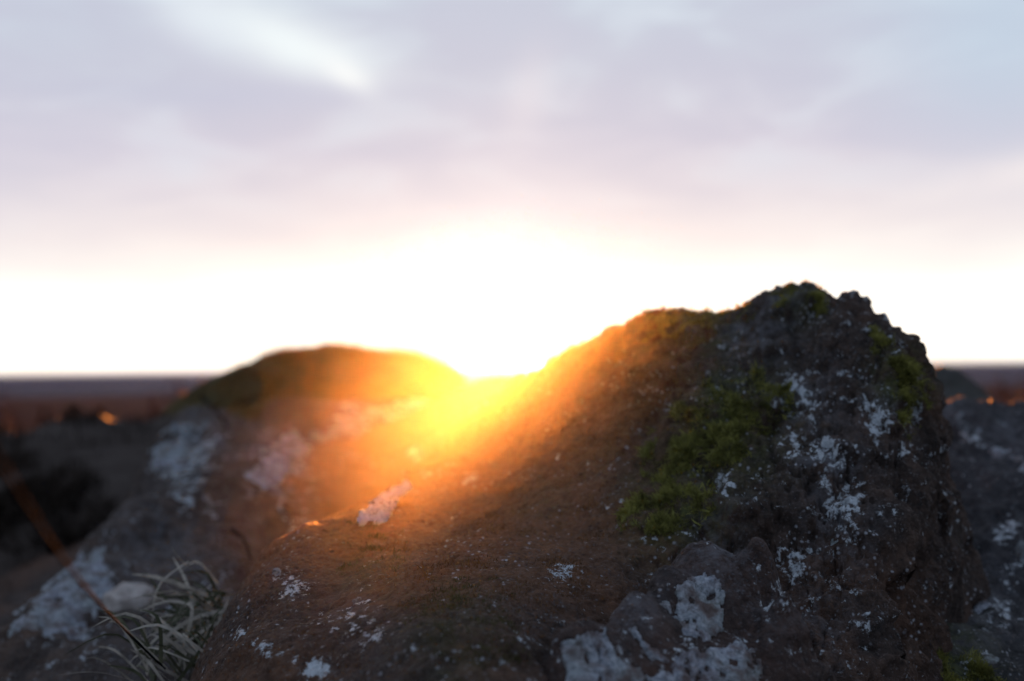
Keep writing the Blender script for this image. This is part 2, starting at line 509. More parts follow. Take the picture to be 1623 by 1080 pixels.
def blades(name, roots, dirs, length, width, mat, parent=None, droop=.4, **kw):
    """many tiny curved leaves, three triangles each"""
    n = len(roots)
    d = dirs / np.linalg.norm(dirs, axis=1, keepdims=True)
    side = np.cross(d, rng.normal(size=(n, 3))); side /= np.linalg.norm(side, axis=1, keepdims=True)
    Lh = np.asarray(length)[:, None]; wd = np.asarray(width)[:, None]
    mid = roots + d * Lh * .55 + np.array([0, 0, -1]) * Lh * droop * .12
    tip = roots + d * Lh + np.array([0, 0, -1]) * Lh * droop * .45 + rng.normal(size=(n, 3)) * Lh * .12
    co = np.stack([roots - side * wd * .5, roots + side * wd * .5, mid - side * wd * .42, mid + side * wd * .42, tip], 1).reshape(-1, 3)
    b = np.arange(n)[:, None] * 5
    f = np.concatenate([b + np.array([0, 1, 3]), b + np.array([0, 3, 2]), b + np.array([2, 3, 4])])
    return link(name, mesh_from(name, co, f, mat, True), parent, **kw)

def moss(r, poly, seed, n, ln=(.006, .018), mat=None, ragged=14, up=.5, label=None, name='moss_clump', tuft=60):
    sel = near_poly(r, poly, ragged * 2 + 4)
    du = fbm(r.co[sel], 40, 3, .6, seed) * ragged * 2; dv = fbm(r.co[sel], 40, 3, .6, seed + 5) * ragged * 2
    m = sel[in_poly(r.u[sel] + du, r.v[sel] + dv, poly)]
    if len(m) == 0: return None
    w = np.clip(fbm(r.co[m], tuft, 3, .6, seed + 8) + .35, .02, None); w /= w.sum()
    pick = rng.choice(m, n, p=w)
    roots = r.co[pick] + rng.normal(size=(n, 3)) * .0015 - r.n[pick] * .001
    hgt = np.clip(fbm(roots, tuft, 3, .6, seed + 8) + .5, .15, 1.2)
    d = r.n[pick] + rng.normal(size=(n, 3)) * .55 + np.array([0, 0, up])
    L = rng.uniform(ln[0], ln[1], n) * hgt
    return blades(name, roots, d, L, L * .09 + .0003, mat or M_MOSS, r.ob, kind='stuff', label=label)

def attrs(r, **kw):
    for k in ('rust', 'grey', 'moss', 'fleck'):
        attr(r.me, k, kw.get(k, np.zeros(len(r.co))))

# --- the large rock in front: gentle brown slab rising to the gap, craggy head on the right
main_ctrl = W([
    # ridge of the head
    (862, 574, 1.40), (880, 566, 1.39), (900, 557, 1.37), (930, 543, 1.35), (958, 530, 1.33), (985, 516, 1.31), (1010, 505, 1.28), (1030, 496, 1.25), (1060, 491, 1.23), (1090, 488, 1.22), (1130, 484, 1.20), (1155, 470, 1.19), (1200, 457, 1.17), (1260, 449, 1.15),
    (1295, 453, 1.13), (1318, 471, 1.13), (1340, 463, 1.11), (1357, 457, 1.10), (1378, 474, 1.09), (1400, 500, 1.08), (1415, 517, 1.07), (1428, 535, 1.06), (1442, 551, 1.05), (1455, 566, 1.04), (1470, 610, 1.02), (1470, 650, 1.0),
    # face of the head
    (950, 620, 1.20), (1010, 570, 1.17), (1100, 555, 1.12), (1180, 530, 1.11), (1438, 580, 1.02), (1422, 566, 1.015), (1408, 550, 1.03), (1320, 492, 1.10), (1332, 478, 1.105), (1322, 478, 1.12), (1260, 520, 1.09), (1350, 520, 1.05), (1400, 580, 1.0), (1100, 640, 1.05), (1180, 640, 1.03), (1270, 620, 1.02),
    (1180, 730, .975), (1300, 700, .965), (1380, 690, .96), (1435, 700, .955), (1000, 720, 1.10), (1070, 800, .935), (1150, 830, .89), (1240, 800, .90), (1340, 830, .885), (1432, 850, .89),
    (900, 850, .95), (1000, 900, .86), (1100, 900, .88), (1200, 930, .87), (1250, 990, .83), (1350, 950, .81), (1436, 1000, .81), (1436, 1100, .77), (1300, 1100, .72),
    (1100, 1100, .745), (950, 1100, .68), (800, 1100, .60), (650, 1100, .62), (500, 1100, .68), (370, 1100, .71),
    (1100, 1250, .64), (800, 1250, .52), (500, 1250, .56), (1400, 1250, .66),
    # the slab
    (880, 640, 1.27), (880, 720, 1.13), (845, 584, 1.50), (832, 594, 1.62), (818, 602, 1.85), (806, 606, 2.15), (838, 640, 1.42), (835, 690, 1.32), (846, 740, 1.17), (812, 660, 1.55), (805, 705, 1.35), (818, 750, 1.17), (850, 790, 1.05), (900, 780, 1.03), (930, 700, 1.13), (640, 750, 1.34), (560, 800, 1.13), (430, 862, 1.0), (388, 940, .88), (364, 1040, .76),
    (650, 850, .98), (550, 900, .90), (500, 980, .80), (640, 960, .76), (797, 599, 2.6), (775, 600, 2.6), (755, 605, 2.6), (735, 618, 2.6)] + [
    # the slab: one long plane that climbs gently to the gap
    (u, v, .181 / ((v - 587) / 1803 + .045)) for u, v in ((760, 655), (765, 682), (720, 680), (690, 705), (740, 720), (700, 750),
    (770, 760), (700, 800), (785, 810), (870, 850), (740, 860), (820, 870), (797, 930), (700, 900), (860, 940), (797, 1000), (690, 1000))])
def shifted(pts, dx, dy, dz): return [(p[0] + dx, p[1] + dy, p[2] + dz) for p in pts]
crest = W([(880, 566, 1.39), (900, 557, 1.37), (930, 543, 1.35), (985, 516, 1.31), (1030, 496, 1.25), (1130, 484, 1.20), (1260, 449, 1.15), (1318, 474, 1.13), (1357, 457, 1.10)])
main_ctrl += [(x, y, EYE - .181 + .045 * y) for x, y in ((-.05, 1.36), (-.05, 1.48), (-.09, 1.40), (-.05, 1.26), (-.05, 1.18), (-.06, 1.75), (-.07, 2.1))]
main_ctrl += shifted(crest, .01, .10, -.05) + shifted(crest, .03, .28, -.30)
main_ctrl += shifted(W([(1400, 500, 1.08), (1455, 566, 1.04), (1470, 640, 1.0), (1436, 700, .955), (1432, 850, .89), (1436, 1000, .81), (1436, 1100, .77)]), .045, .03, -.16)
main_ctrl += shifted(W([(1400, 500, 1.08), (1470, 640, 1.0), (1432, 850, .89), (1436, 1100, .77)]), .16, .06, -.42)
edge = W([(690, 705, 1.64), (640, 750, 1.34), (560, 800, 1.13), (430, 862, 1.0), (388, 940, .88), (364, 1040, .76), (364, 1130, .69)])
main_ctrl += shifted(edge, -.05, .05, -.07) + shifted(edge, -.16, .10, -.30)
main_ctrl += [tuple(at(797, 612, 2.6) + np.array(d)) for d in ((0, .25, -.06), (-.2, .2, -.08), (.12, .2, -.05), (0, .7, -.4), (.25, .5, -.3))]

def main_extra(co, n):
    # granular crust on the head, smoother grain on the slab
    u, v = pixel_of(co)
    near = np.nonzero((co[:, 1] < 2.0) & (v > 380) & (u > 300) & (u < 1560) & (v < 1200))[0]
    k1 = .28 + .72 * smooth(940, 1120, u[near])
    crown = 1 - .45 * smooth(560, 470, v[near])
    for sc_, amp_, joint, sd in ((15, .0075, .0045, 61), (42, .0032, .0018, 67)):
        c = co[near]; wob = np.stack([fbm(c, sc_ * 1.3, 3, .55, sd + 20 + t) for t in range(3)], 1) * .45 / sc_
        val, gap = chips((c + wob) * np.array([1, 1, 1.4]), sc_, sd)
        co = co.copy(); co[near] = c + n[near] * (k1 * crown * (val * amp_ - joint * (1 - smooth(0, .10, gap))))[:, None]
    co[near, 2] -= .010 * smooth(1000, 1180, u[near]) * smooth(760, 560, v[near])
    k = smooth(980, 1150, u) * .5 + .25
    return co + n * (k * (np.abs(fbm(co, 85, 3, .6, 90)) - .3) * .007 + fbm(co, 210, 2, .6, 95) * .0013)[:, None]

R1 = build_rock('boulder', main_ctrl, (.40, 3.3), (-.44, .60), .18, .0027, .00155, M_MAIN,
    'large dark craggy boulder with green moss and pale crusts in front',
    [(7, 3, .5, .016, False), (22, 4, .6, .012, True), (60, 3, .6, .0045, False)], 100, main_extra,
    calm=lambda co, f: .22 + .78 * smooth(.0, .14, co[:, 0] - .03 * co[:, 1]) if f < 40 else .6 + .4 * smooth(.0, .14, co[:, 0]))

rust = smooth(1120, 850, R1.u) * smooth(300, 520, R1.u) * smooth(1010, 820, R1.v) * .85 + .22 * smooth(1300, 900, R1.u)  # rock's own red-brown, strengthened below the gap to carry painted sun glow
rust = np.clip(rust * .9 + fbm(R1.co, 14, 3, .5, 4) * .35, 0, 1)
grey = blob(R1, [(1190, 535, 60, 1), (1090, 500, 40, .5), (1240, 470, 70, .7), (1270, 640, 70, .8), (1310, 740, 60, .9), (1330, 850, 60, .7), (1130, 830, 60, .7), (1290, 990, 70, .5), (1150, 875, 40, .6), (1405, 650, 45, .9), (560, 960, 80, .25), (620, 880, 60, .4)])
fleck = blob(R1, [(1265, 625, 50, .9), (1310, 720, 48, 1.0), (1330, 790, 45, 1.0), (1345, 850, 45, .8), (1255, 700, 30, .9), (1150, 770, 28, 1.0), (1200, 800, 60, .5), (1250, 880, 55, .65), (1330, 560, 14, .9), (1400, 670, 34, 1.0),
                  (1425, 720, 26, .9), (1380, 640, 28, .8), (1200, 580, 40, .45), (1155, 540, 40, .5), (890, 910, 26, 1.0), (745, 760, 18, .9), (560, 970, 50, .55), (590, 1000, 30, .8), (470, 930, 40, .8), (500, 1060, 30, .9), (380, 1000, 18, .9),
                  (830, 1020, 34, .6), (780, 1040, 40, .5), (700, 860, 50, .2), (1280, 950, 40, .5), (1340, 930, 50, .6), (1400, 800, 40, .4), (1370, 1000, 60, .4), (420, 1030, 20, 1.0), (660, 720, 20, .8), (480, 1070, 40, .5)])
fleck = np.maximum(fleck * 1.15, .16 + .30 * fbm(R1.co, 9, 2, .5, 71) + .12 * smooth(1150, 1300, R1.u))
mossf = blob(R1, [(1150, 670, 90, 1), (1070, 800, 80, .9), (1100, 510, 60, .9), (1020, 520, 50, .7), (1430, 600, 45, 1), (1270, 480, 40, .5), (560, 840, 50, .4), (590, 895, 60, .4), (700, 980, 80, .28), (720, 1040, 70, .25), (860, 800, 50, .2)])
attrs(R1, rust=rust, grey=np.clip(grey, 0, 1), fleck=np.clip(fleck, 0, 1), moss=np.clip(mossf, 0, 1))

MOSS_A = [(1070, 640), (1130, 622), (1190, 588), (1248, 618), (1242, 660), (1205, 690), (1180, 735), (1120, 748), (1060, 765), (1015, 745), (1030, 700), (1080, 690)]
MOSS_B = [(985, 800), (1060, 765), (1135, 778), (1140, 805), (1090, 835), (1040, 858), (990, 845)]
moss(R1, MOSS_A, 201, 20000, (.007, .017), label='deep green tufted moss on the face of the boulder')
moss(R1, MOSS_B, 202, 9000, (.006, .016), label='smaller olive moss tuft low on the boulder')
moss(R1, [(1005, 512), (1070, 489), (1185, 490), (1195, 512), (1100, 532), (1030, 548)], 203, 6000, (.004, .010))
moss(R1, [(1380, 520), (1410, 535), (1440, 590), (1475, 600), (1480, 632), (1458, 665), (1440, 700), (1422, 670), (1428, 620), (1398, 570)], 204, 8000, (.004, .011))
moss(R1, [(1220, 462), (1300, 455), (1318, 474), (1300, 492), (1230, 490)], 205, 3500, (.003, .007))
moss(R1, [(540, 830), (580, 815), (640, 850), (640, 910), (560, 910)], 206, 2500, (.003, .007), ragged=25, mat=M_MOSS_DIM)
moss(R1, [(640, 930), (800, 930), (830, 1070), (650, 1070)], 207, 3000, (.003, .006), ragged=40, mat=M_MOSS_DIM)
moss(R1, [(740, 625), (860, 600), (960, 570), (1030, 600), (1040, 720), (960, 900), (900, 980), (700, 980), (560, 900), (520, 830), (640, 760), (700, 690)], 208, 26000, (.002, .0055), mat=M_MOSS_DRY, ragged=40, name='dry_moss', label='thin dry brown moss on the slab below the gap', tuft=28)
moss(R1, [(845, 590), (900, 548), (1000, 500), (1060, 485), (1060, 530), (960, 580), (880, 620)], 209, 9000, (.004, .010), mat=M_MOSS_DRY, ragged=8, name='dry_moss', tuft=28)  # fibres added along the ridge to catch a warm backlit rim

lichen_patch(R1, [(560, 824), (580, 802), (604, 780), (646, 762), (658, 772), (632, 800), (616, 828), (600, 838), (590, 828), (572, 842)], 301, M_LICHEN_W, ragged=4, thick=.0026, hole=2.0, label='white lichen streak on the upper left edge of the boulder')
lichen_patch(R1, [(1140, 765), (1165, 758), (1160, 790), (1145, 800), (1132, 785)], 302, M_LICHEN_B, ragged=10, hole=.1)
for k, (u, v, rx, ry) in enumerate([(1290, 640, 36, 20), (1310, 715, 26, 36), (1335, 780, 26, 34), (1400, 690, 14, 22), (1258, 608, 22, 12), (880, 910, 20, 9), (560, 965, 18, 24), (455, 925, 18, 26), (740, 758, 12, 12), (1195, 532, 40, 14), (600, 985, 34, 10),
                                    (1340, 855, 30, 20), (1425, 735, 8, 30), (395, 1030, 22, 14), (500, 1065, 22, 10), (1255, 880, 26, 26), (680, 705, 12, 12)]):
    poly = [(u + rx * math.cos(a), v + ry * math.sin(a)) for a in np.linspace(0, 2 * math.pi, 12)[:-1]]
    lichen_patch(R1, poly, 320 + 13 * k, M_LICHEN_B, thick=.0012, ragged=13, scale=70, hole=.02)

# --- knob of rock at the foot of the boulder with broad white lichen
def B(lst): return W([(u, v, Y * 1.3) for u, v, Y in lst])      # the rocks behind, out of focus
def K(lst): return W([(u, v, Y + .055) for u, v, Y in lst])
knob_ctrl = K([(885, 1020, .60), (930, 985, .62), (1000, 950, .66), (1050, 905, .70), (1085, 876, .73), (1130, 868, .735), (1180, 890, .725), (1225, 930, .71), (1250, 1000, .69), (1275, 1090, .65),
               (1100, 930, .70), (1150, 950, .69), (1060, 980, .665), (1130, 1020, .65), (1000, 1030, .62), (950, 1060, .59), (1100, 1090, .61), (1200, 1080, .63), (1200, 1000, .675), (900, 1100, .57), (1030, 1140, .575), (1180, 1180, .58), (940, 1200, .52), (1100, 1280, .5)])
kc = K([(885, 1020, .60), (1000, 950, .66), (1085, 876, .73), (1130, 868, .735), (1225, 930, .71), (1275, 1090, .65)])
knob_ctrl += shifted(kc, 0, .05, -.06) + shifted(kc, .0, .18, -.25) + shifted(K([(885, 1020, .60), (900, 1100, .57), (940, 1200, .52)]), -.05, 0, -.10) + shifted(K([(1250, 1000, .69), (1275, 1090, .65), (1180, 1180, .58)]), .05, .0, -.12)
R2 = build_rock('lichen_stone', knob_ctrl, (.46, 1.0), (.02, .34), .0, .0019, .0012, M_KNOB,
    'rounded dark stone with broad white lichen patches at the front foot of the boulder',
    [(12, 3, .5, .007, False), (40, 4, .55, .0035, True), (110, 3, .55, .0014, False)], 400, floor=.1)
attrs(R2, fleck=np.clip(blob(R2, [(1230, 950, 34, 1), (1200, 905, 20, .9), (1160, 930, 20, .5), (1270, 1000, 40, .5), (1100, 965, 60, .45), (940, 1040, 60, .5), (1120, 1060, 90, .5)]) + .15, 0, 1), grey=blob(R2, [(1130, 875, 60, .9), (1000, 960, 50, .8), (1240, 960, 50, .5)]), rust=.25 + .3 * fbm(R2.co, 20, 3, .5, 5))
lichen_patch(R2, [(1040, 955), (1056, 950), (1072, 966), (1066, 940), (1088, 912), (1115, 901), (1140, 912), (1142, 936), (1152, 942), (1150, 970), (1146, 1005), (1120, 1022), (1085, 1005), (1072, 980), (1058, 970)], 501, ragged=6, scale=80, hole=.5, label='broad white lichen patch on the crown of the stone')
lichen_patch(R2, [(996, 990), (1012, 988), (1020, 1010), (1045, 1030), (1068, 1050), (1062, 1058), (1030, 1050), (1012, 1020), (998, 1004)], 502, ragged=5, scale=80, hole=.5)
lichen_patch(R2, [(890, 1015), (930, 1000), (958, 990), (965, 1020), (975, 1040), (1030, 1070), (1080, 1040), (1120, 1030), (1165, 1010), (1200, 1030), (1210, 1060), (1205, 1110), (900, 1110), (895, 1050)], 503, ragged=10, scale=70, hole=.42, label='ragged white lichen crust low on the stone')
lichen_patch(R2, [(1185, 895), (1205, 905), (1220, 935), (1240, 945), (1228, 950), (1205, 930)], 504, M_LICHEN_B, ragged=6, scale=90, hole=.05)

# --- ledge on the left, behind the boulder, out of focus
led_crest = B([(-150, 1120, .92), (-60, 1060, .98), (0, 1004, 1.05), (60, 945, 1.14), (120, 885, 1.25), (170, 835, 1.34), (225, 745, 1.55), (250, 690, 1.7), (290, 642, 1.95), (420, 655, 2.25), (600, 650, 2.45), (720, 640, 2.6)])
led_ctrl = led_crest + B([(350, 668, 2.0), (420, 685, 2.0), (500, 680, 2.1), (600, 672, 2.2), (550, 690, 1.95), (660, 665, 2.3), (330, 690, 1.85), (150, 1000, 1.02), (300, 1070, .86), (300, 950, 1.04), (300, 850, 1.26), (300, 750, 1.6), (450, 720, 1.85), (450, 850, 1.28), (600, 720, 1.85), (380, 900, 1.14), (0, 1100, .90), (150, 1090, .88), (230, 880, 1.22),
                          (470, 960, 1.1), (640, 790, 1.5), (200, 960, 1.06), (100, 1200, .74), (300, 1250, .72), (-100, 1250, .76)])
led_ctrl += shifted(led_crest[:8], -.05, .02, -.15) + shifted(led_crest[:8], -.15, .05, -.5) + shifted(led_crest[8:-2], .0, .12, -.14) + shifted(led_crest[8:-1], .0, .36, -.5)
led_ctrl += [tuple(at(720, 640, 3.4) + np.array((0, .5, -.25))), (.26, 2.86, .26)]
led_ctrl += [(-.05, .78, .05), (.0, 1.17, .06), (-.03, 1.7, .13), (-.12, 1.04, .11), (-.08, 2.2, .24), (-.2, .78, .08), (.1, 1.9, .10), (.1, 2.9, .15)]
R3 = build_rock('lichen_ledge', led_ctrl, (.72, 4.2), (-.66, -.01), .0, .0046, .0030, M_LEDGE,
    'blurred brown earthy rock ledge with pale blue-white lichen, left of the boulder',
    [(6, 3, .5, .022, False), (18, 4, .55, .012, True), (50, 3, .55, .004, False)], 600)
attrs(R3, rust=np.clip(smooth(260, 620, R3.u) * .7 + fbm(R3.co, 9, 3, .5, 6) * .35, 0, 1), grey=np.clip(blob(R3, [(230, 880, 80, .6), (300, 900, 90, .5), (250, 1020, 90, .5), (320, 690, 50, .7), (440, 700, 50, .6)]), 0, 1),
      fleck=np.clip(.12 + blob(R3, [(290, 790, 26, .8), (330, 800, 22, .7), (470, 830, 20, .8), (340, 930, 30, .6), (290, 720, 70, .85), (440, 740, 65, .85), (110, 945, 95, .9), (560, 670, 60, .8)]), 0, 1), moss=np.zeros(len(R3.co)))
for k, (poly, mt) in enumerate([
    ([(235, 735), (255, 700), (270, 690), (300, 705), (345, 695), (352, 712), (315, 722), (295, 745), (262, 742), (240, 750)], M_LICHEN),
    ([(262, 690), (280, 665), (310, 670), (330, 690), (300, 700)], M_LICHEN_B),
    ([(270, 770), (290, 775), (296, 800), (280, 806), (268, 790)], M_LICHEN),
    ([(385, 745), (420, 725), (440, 690), (470, 680), (500, 700), (495, 725), (465, 735), (455, 765), (430, 775), (425, 800), (408, 800), (405, 770), (388, 760)], M_LICHEN),
    ([(480, 690), (530, 670), (590, 650), (610, 662), (560, 690), (510, 705)], M_LICHEN_B),
    ([(0, 1000), (30, 980), (80, 930), (110, 880), (150, 862), (178, 845), (172, 890), (190, 930), (180, 960), (145, 985), (140, 1015), (110, 1020), (95, 1000), (70, 1020), (60, 995), (20, 1010)], M_LICHEN),
    ([(30, 900), (60, 895), (70, 908), (45, 912)], M_LICHEN_B),
    ([(560, 650), (600, 640), (660, 625), (700, 640), (640, 680)], M_LICHEN_B),
    ([(130, 840), (170, 820), (185, 840), (160, 850)], M_LICHEN_B)]):
    lichen_patch(R3, poly, 700 + 17 * k, mt, thick=.003, ragged=9, scale=26, hole=.55, label='largest pale lichen spread along the ledge edge' if k == 5 else None)

# --- mossy dome beyond the ledge
dc = B([(270, 640, 3.0), (310, 612, 3.05), (345, 594, 3.1), (385, 577, 3.15), (450, 558, 3.2), (500, 550, 3.2), (545, 546, 3.2), (590, 552, 3.2), (640, 556, 3.2), (690, 566, 3.2), (725, 582, 3.2), (745, 610, 3.2), (752, 650, 3.2)])
dome_ctrl = dc + B([(350, 650, 2.85), (450, 620, 2.85), (545, 610, 2.85), (640, 620, 2.85), (710, 640, 2.95), (400, 690, 2.7), (545, 680, 2.65), (680, 690, 2.7), (545, 760, 2.5), (350, 760, 2.6), (700, 760, 2.6)])
dome_ctrl += shifted(dc, 0, .2, -.06) + shifted(dc, 0, .55, -.42) + shifted(dc[:3], -.2, 0, -.25) + shifted(dc[-3:], .10, .0, -.35)
R4 = build_rock('mossy_boulder', dome_ctrl, (3.1, 5.1), (-.36, .05), .0, .006, .0030, M_DOME,
    'low rounded boulder covered in brown-green moss on the skyline left of the sun',
    [(4, 3, .5, .02, False), (15, 4, .55, .010, False), (60, 3, .6, .004, False)], 800)
moss(R4, [(270, 560), (450, 530), (700, 540), (760, 600), (740, 680), (300, 680)], 801, 16000, (.010, .03), ragged=10, name='moss_cover', tuft=14, mat=blade_material('olive_moss', (.05, .036, .014), (.16, .10, .035)))

# --- dark heathery bank beyond the ledge on the left
bk = W([(-900, 745, 3.3), (-500, 725, 3.3), (-200, 706, 3.35), (0, 692, 3.4), (90, 682, 3.45), (180, 670, 3.5), (260, 662, 3.6), (380, 655, 3.8), (560, 660, 4.0)])
bank_ctrl = bk + W([(-500, 800, 2.9), (0, 760, 2.9), (180, 745, 2.95), (380, 740, 3.1), (0, 900, 2.35), (-400, 920, 2.3), (250, 880, 2.45), (450, 860, 2.6), (0, 1000, 2.1)]) + shifted(bk, 0, .3, -.03) + shifted(bk, 0, 1.1, -.30) + shifted(bk[:1], -.6, 0, -.3) + shifted(bk[-1:], .4, .2, -.3)
R7 = build_rock('heather_bank', bank_ctrl, (2.0, 5.2), (-1.0, .0), .0, .008, .006, M_HEATH_SOIL,
    'low dark heathery bank in shadow beyond the ledge at the left', [(3, 3, .5, .05, False), (12, 4, .55, .025, False), (50, 3, .6, .008, False)], 1100)
R7.ob['category'] = 'bank'
moss(R7, [(-600, 640), (300, 620), (420, 700), (420, 950), (-600, 980)], 1101, 16000, (.03, .09), ragged=5, name='heather_cover', tuft=5, mat=M_HEATH)

# --- rock behind the boulder on the right
rc = W([(1400, 700, 1.55), (1440, 660, 1.6), (1480, 640, 1.62), (1530, 645, 1.62), (1570, 668, 1.58), (1600, 655, 1.58), (1640, 640, 1.6), (1720, 650, 1.6), (1820, 690, 1.6)])
rear_ctrl = rc + W([(1500, 750, 1.36), (1600, 740, 1.40), (1560, 820, 1.22), (1620, 850, 1.18), (1500, 900, 1.10), (1555, 980, 1.0), (1640, 1000, 1.02), (1480, 1050, .92), (1580, 1060, .91), (1720, 1000, 1.05), (1720, 800, 1.25), (1440, 1000, 1.0), (1480, 1150, .80), (1640, 1200, .82), (1820, 900, 1.2), (1420, 850, 1.25)])
rear_ctrl += shifted(rc, .02, .12, -.10) + shifted(rc, .05, .35, -.45)
R5 = build_rock('dark_boulder', rear_ctrl, (.62, 2.2), (.28, .62), .0, .0038, .0026, M_REAR,
    'blurred near-black boulder with bluish lichen at the right edge, behind the large boulder',
    [(6, 3, .5, .020, False), (20, 4, .55, .012, True), (60, 3, .55, .004, False)], 900)
attrs(R5, grey=blob(R5, [(1560, 960, 80, .7), (1600, 700, 50, .8), (1500, 660, 40, .6), (1520, 900, 60, .5)]), fleck=np.clip(.1 + blob(R5, [(1530, 690, 20, .8), (1545, 700, 18, 1.), (1600, 840, 26, .9), (1610, 890, 20, .9), (1440, 930, 24, .8), (1410, 950, 18, .9), (1590, 970, 40, .6), (1550, 1050, 30, .7)]), 0, 1), moss=blob(R5, [(1480, 1060, 80, 1)]))
for k, (poly, mt) in enumerate([
    ([(1555, 712), (1580, 700), (1610, 715), (1640, 735), (1700, 760), (1640, 760), (1600, 740), (1575, 728)], M_LICHEN),
    ([(1570, 668), (1590, 655), (1600, 672), (1585, 690), (1572, 682)], M_LICHEN_B),
    ([(1540, 675), (1556, 672), (1560, 690), (1548, 700)], M_LICHEN_B),
    ([(1540, 930), (1552, 925), (1572, 965), (1560, 975), (1550, 985), (1534, 965)], M_LICHEN),
    ([(1560, 1030), (1580, 1040), (1590, 1065), (1575, 1060), (1556, 1045)], M_LICHEN_B),
    ([(1605, 855), (1640, 850), (1640, 905), (1612, 900)], M_LICHEN_B),
    ([(1500, 650), (1520, 645), (1530, 658), (1512, 664)], M_LICHEN_B)]):
    lichen_patch(R5, poly, 950 + 17 * k, mt, thick=.002, ragged=8, scale=36, hole=.5)
moss(R5, [(1385, 1050), (1440, 1035), (1500, 1032), (1565, 1052), (1600, 1090), (1380, 1100)], 990, 9000, (.006, .014), label='dark green moss cushion low in the corner')

# --- dark hump further back on the right skyline
hc = W([(1440, 600, 3.0), (1475, 584, 3.0), (1500, 578, 3.0), (1525, 590, 3.0), (1550, 615, 3.0), (1580, 645, 3.0)])
hump_ctrl = hc + W([(1500, 640, 2.75), (1540, 660, 2.75), (1500, 720, 2.6), (1440, 680, 2.7), (1600, 720, 2.7)]) + shifted(hc, 0, .25, -.12) + shifted(hc, 0, .5, -.45) + shifted(hc[-2:], .15, 0, -.25) + shifted(hc[:2], -.25, 0, -.2)
R6 = build_rock('hummock_rock', hump_ctrl, (2.45, 3.6), (.28, .50), .0, .006, .0035, M_REAR,
    'dark rounded rock on the skyline just right of the large boulder', [(5, 3, .5, .02, False), (20, 4, .55, .01, True)], 1000)
attrs(R6, fleck=np.full(len(R6.co), .1), moss=np.full(len(R6.co), .2))

# ------------------------------------------------------------------ small loose things
def stone(name, u, v, Y, sx, sy, sz, mat, label, seed):
    c = at(u, v, Y)
    nu, nv = 40, 24
    a = np.linspace(0, 2 * math.pi, nu); b = np.linspace(-math.pi / 2, math.pi / 2, nv)
    A, B = np.meshgrid(a, b, indexing='ij'); A, B = A.ravel(), B.ravel()
    d = np.stack([np.cos(A) * np.cos(B), np.sin(A) * np.cos(B), np.sin(B)], 1)
    k = 1 + .35 * fbm(d, 1.3, 3, .5, seed) + .10 * fbm(d, 5, 3, .5, seed + 3)
    co = np.sign(d) * np.abs(d) ** .8 * k[:, None] * np.array([sx, sy, sz]) + c
    me = mesh_from(name, co, grid_faces(nu, nv), mat)
    return link(name, me, label=label, cat='stone')
def pale_stone_material():
    m = Mat('pale_stone'); c = m.ramp(m.noise(70, 5, .6), [(.3, (.22, .19, .17)), (.7, (.44, .40, .36))]); m.bump(m.noise(200, 4, .7), .6, .003); return m.done(c, .9, .2)
M_PALE = pale_stone_material()
stone('pale_stone', 205, 952, 1.36, .027, .024, .018, M_PALE, 'small pale stone lying on the lichen ledge', 5)
stone('white_pebble', 270, 970, 1.25, .006, .006, .006, M_LICHEN, 'tiny white pebble beside the dry grass tuft', 8)

def tube(pts, radii, n=7):
    pts = np.array(pts, float); co = []
    for i, p in enumerate(pts):
        t = pts[min(i + 1, len(pts) - 1)] - pts[max(i - 1, 0)]; t /= np.linalg.norm(t)
        s = np.cross(t, [.3, .9, .1]); s /= np.linalg.norm(s); q = np.cross(t, s)
        for k in range(n):
            a = 2 * math.pi * k / n
            co.append(p + radii[i] * (math.cos(a) * s + math.sin(a) * q))
    f = []
    for i in range(len(pts) - 1):
        for k in range(n):
            f.append((i * n + k, i * n + (k + 1) % n, (i + 1) * n + (k + 1) % n, (i + 1) * n + k))
    return np.array(co), np.array(f)
def spline(P, n):
    P = np.array(P, float); t = np.linspace(0, len(P) - 1, n); out = []
    for x in t:
        i = min(int(x), len(P) - 2); f = x - i
        p0, p1, p2, p3 = P[max(i - 1, 0)], P[i], P[i + 1], P[min(i + 2, len(P) - 1)]
        out.append(.5 * (2 * p1 + (p2 - p0) * f + (2 * p0 - 5 * p1 + 4 * p2 - p3) * f * f + (3 * p1 - p0 - 3 * p2 + p3) * f ** 3))
    return np.array(out)

# stem leaning in from the left
sp = spline([at(-140, 520, .27), at(-50, 660, .29), at(20, 765, .33), at(95, 880, .42), at(160, 960, .58), at(232, 1032, .84), at(262, 1060, .92)], 40)
co, f = tube(sp, np.linspace(.0009, .0008, 40) * (1 + .12 * np.sin(np.arange(40) * 2.1)))
link('dry_twig', mesh_from('dry_twig', co, f, M_STEM), label='long thin brown stem slanting down from the left edge', cat='twig')
for k, (pp, w, lab) in enumerate([([(318, 628), (345, 655), (372, 690)], 2.4, 'short curved stalk at the top of the lichen ledge'), ([(366, 838), (388, 858), (397, 888)], 1.45, 'small arched stalk above the dry grass tuft')]):
    sp = spline([at(u, v, w) for u, v in pp], 14); co, f = tube(sp, np.linspace(.0030, .0018, 14) * (w / 1.5), 6)
    link('dry_stalk', mesh_from('dry_stalk', co, f, M_STEM), label=lab, cat='stalk')

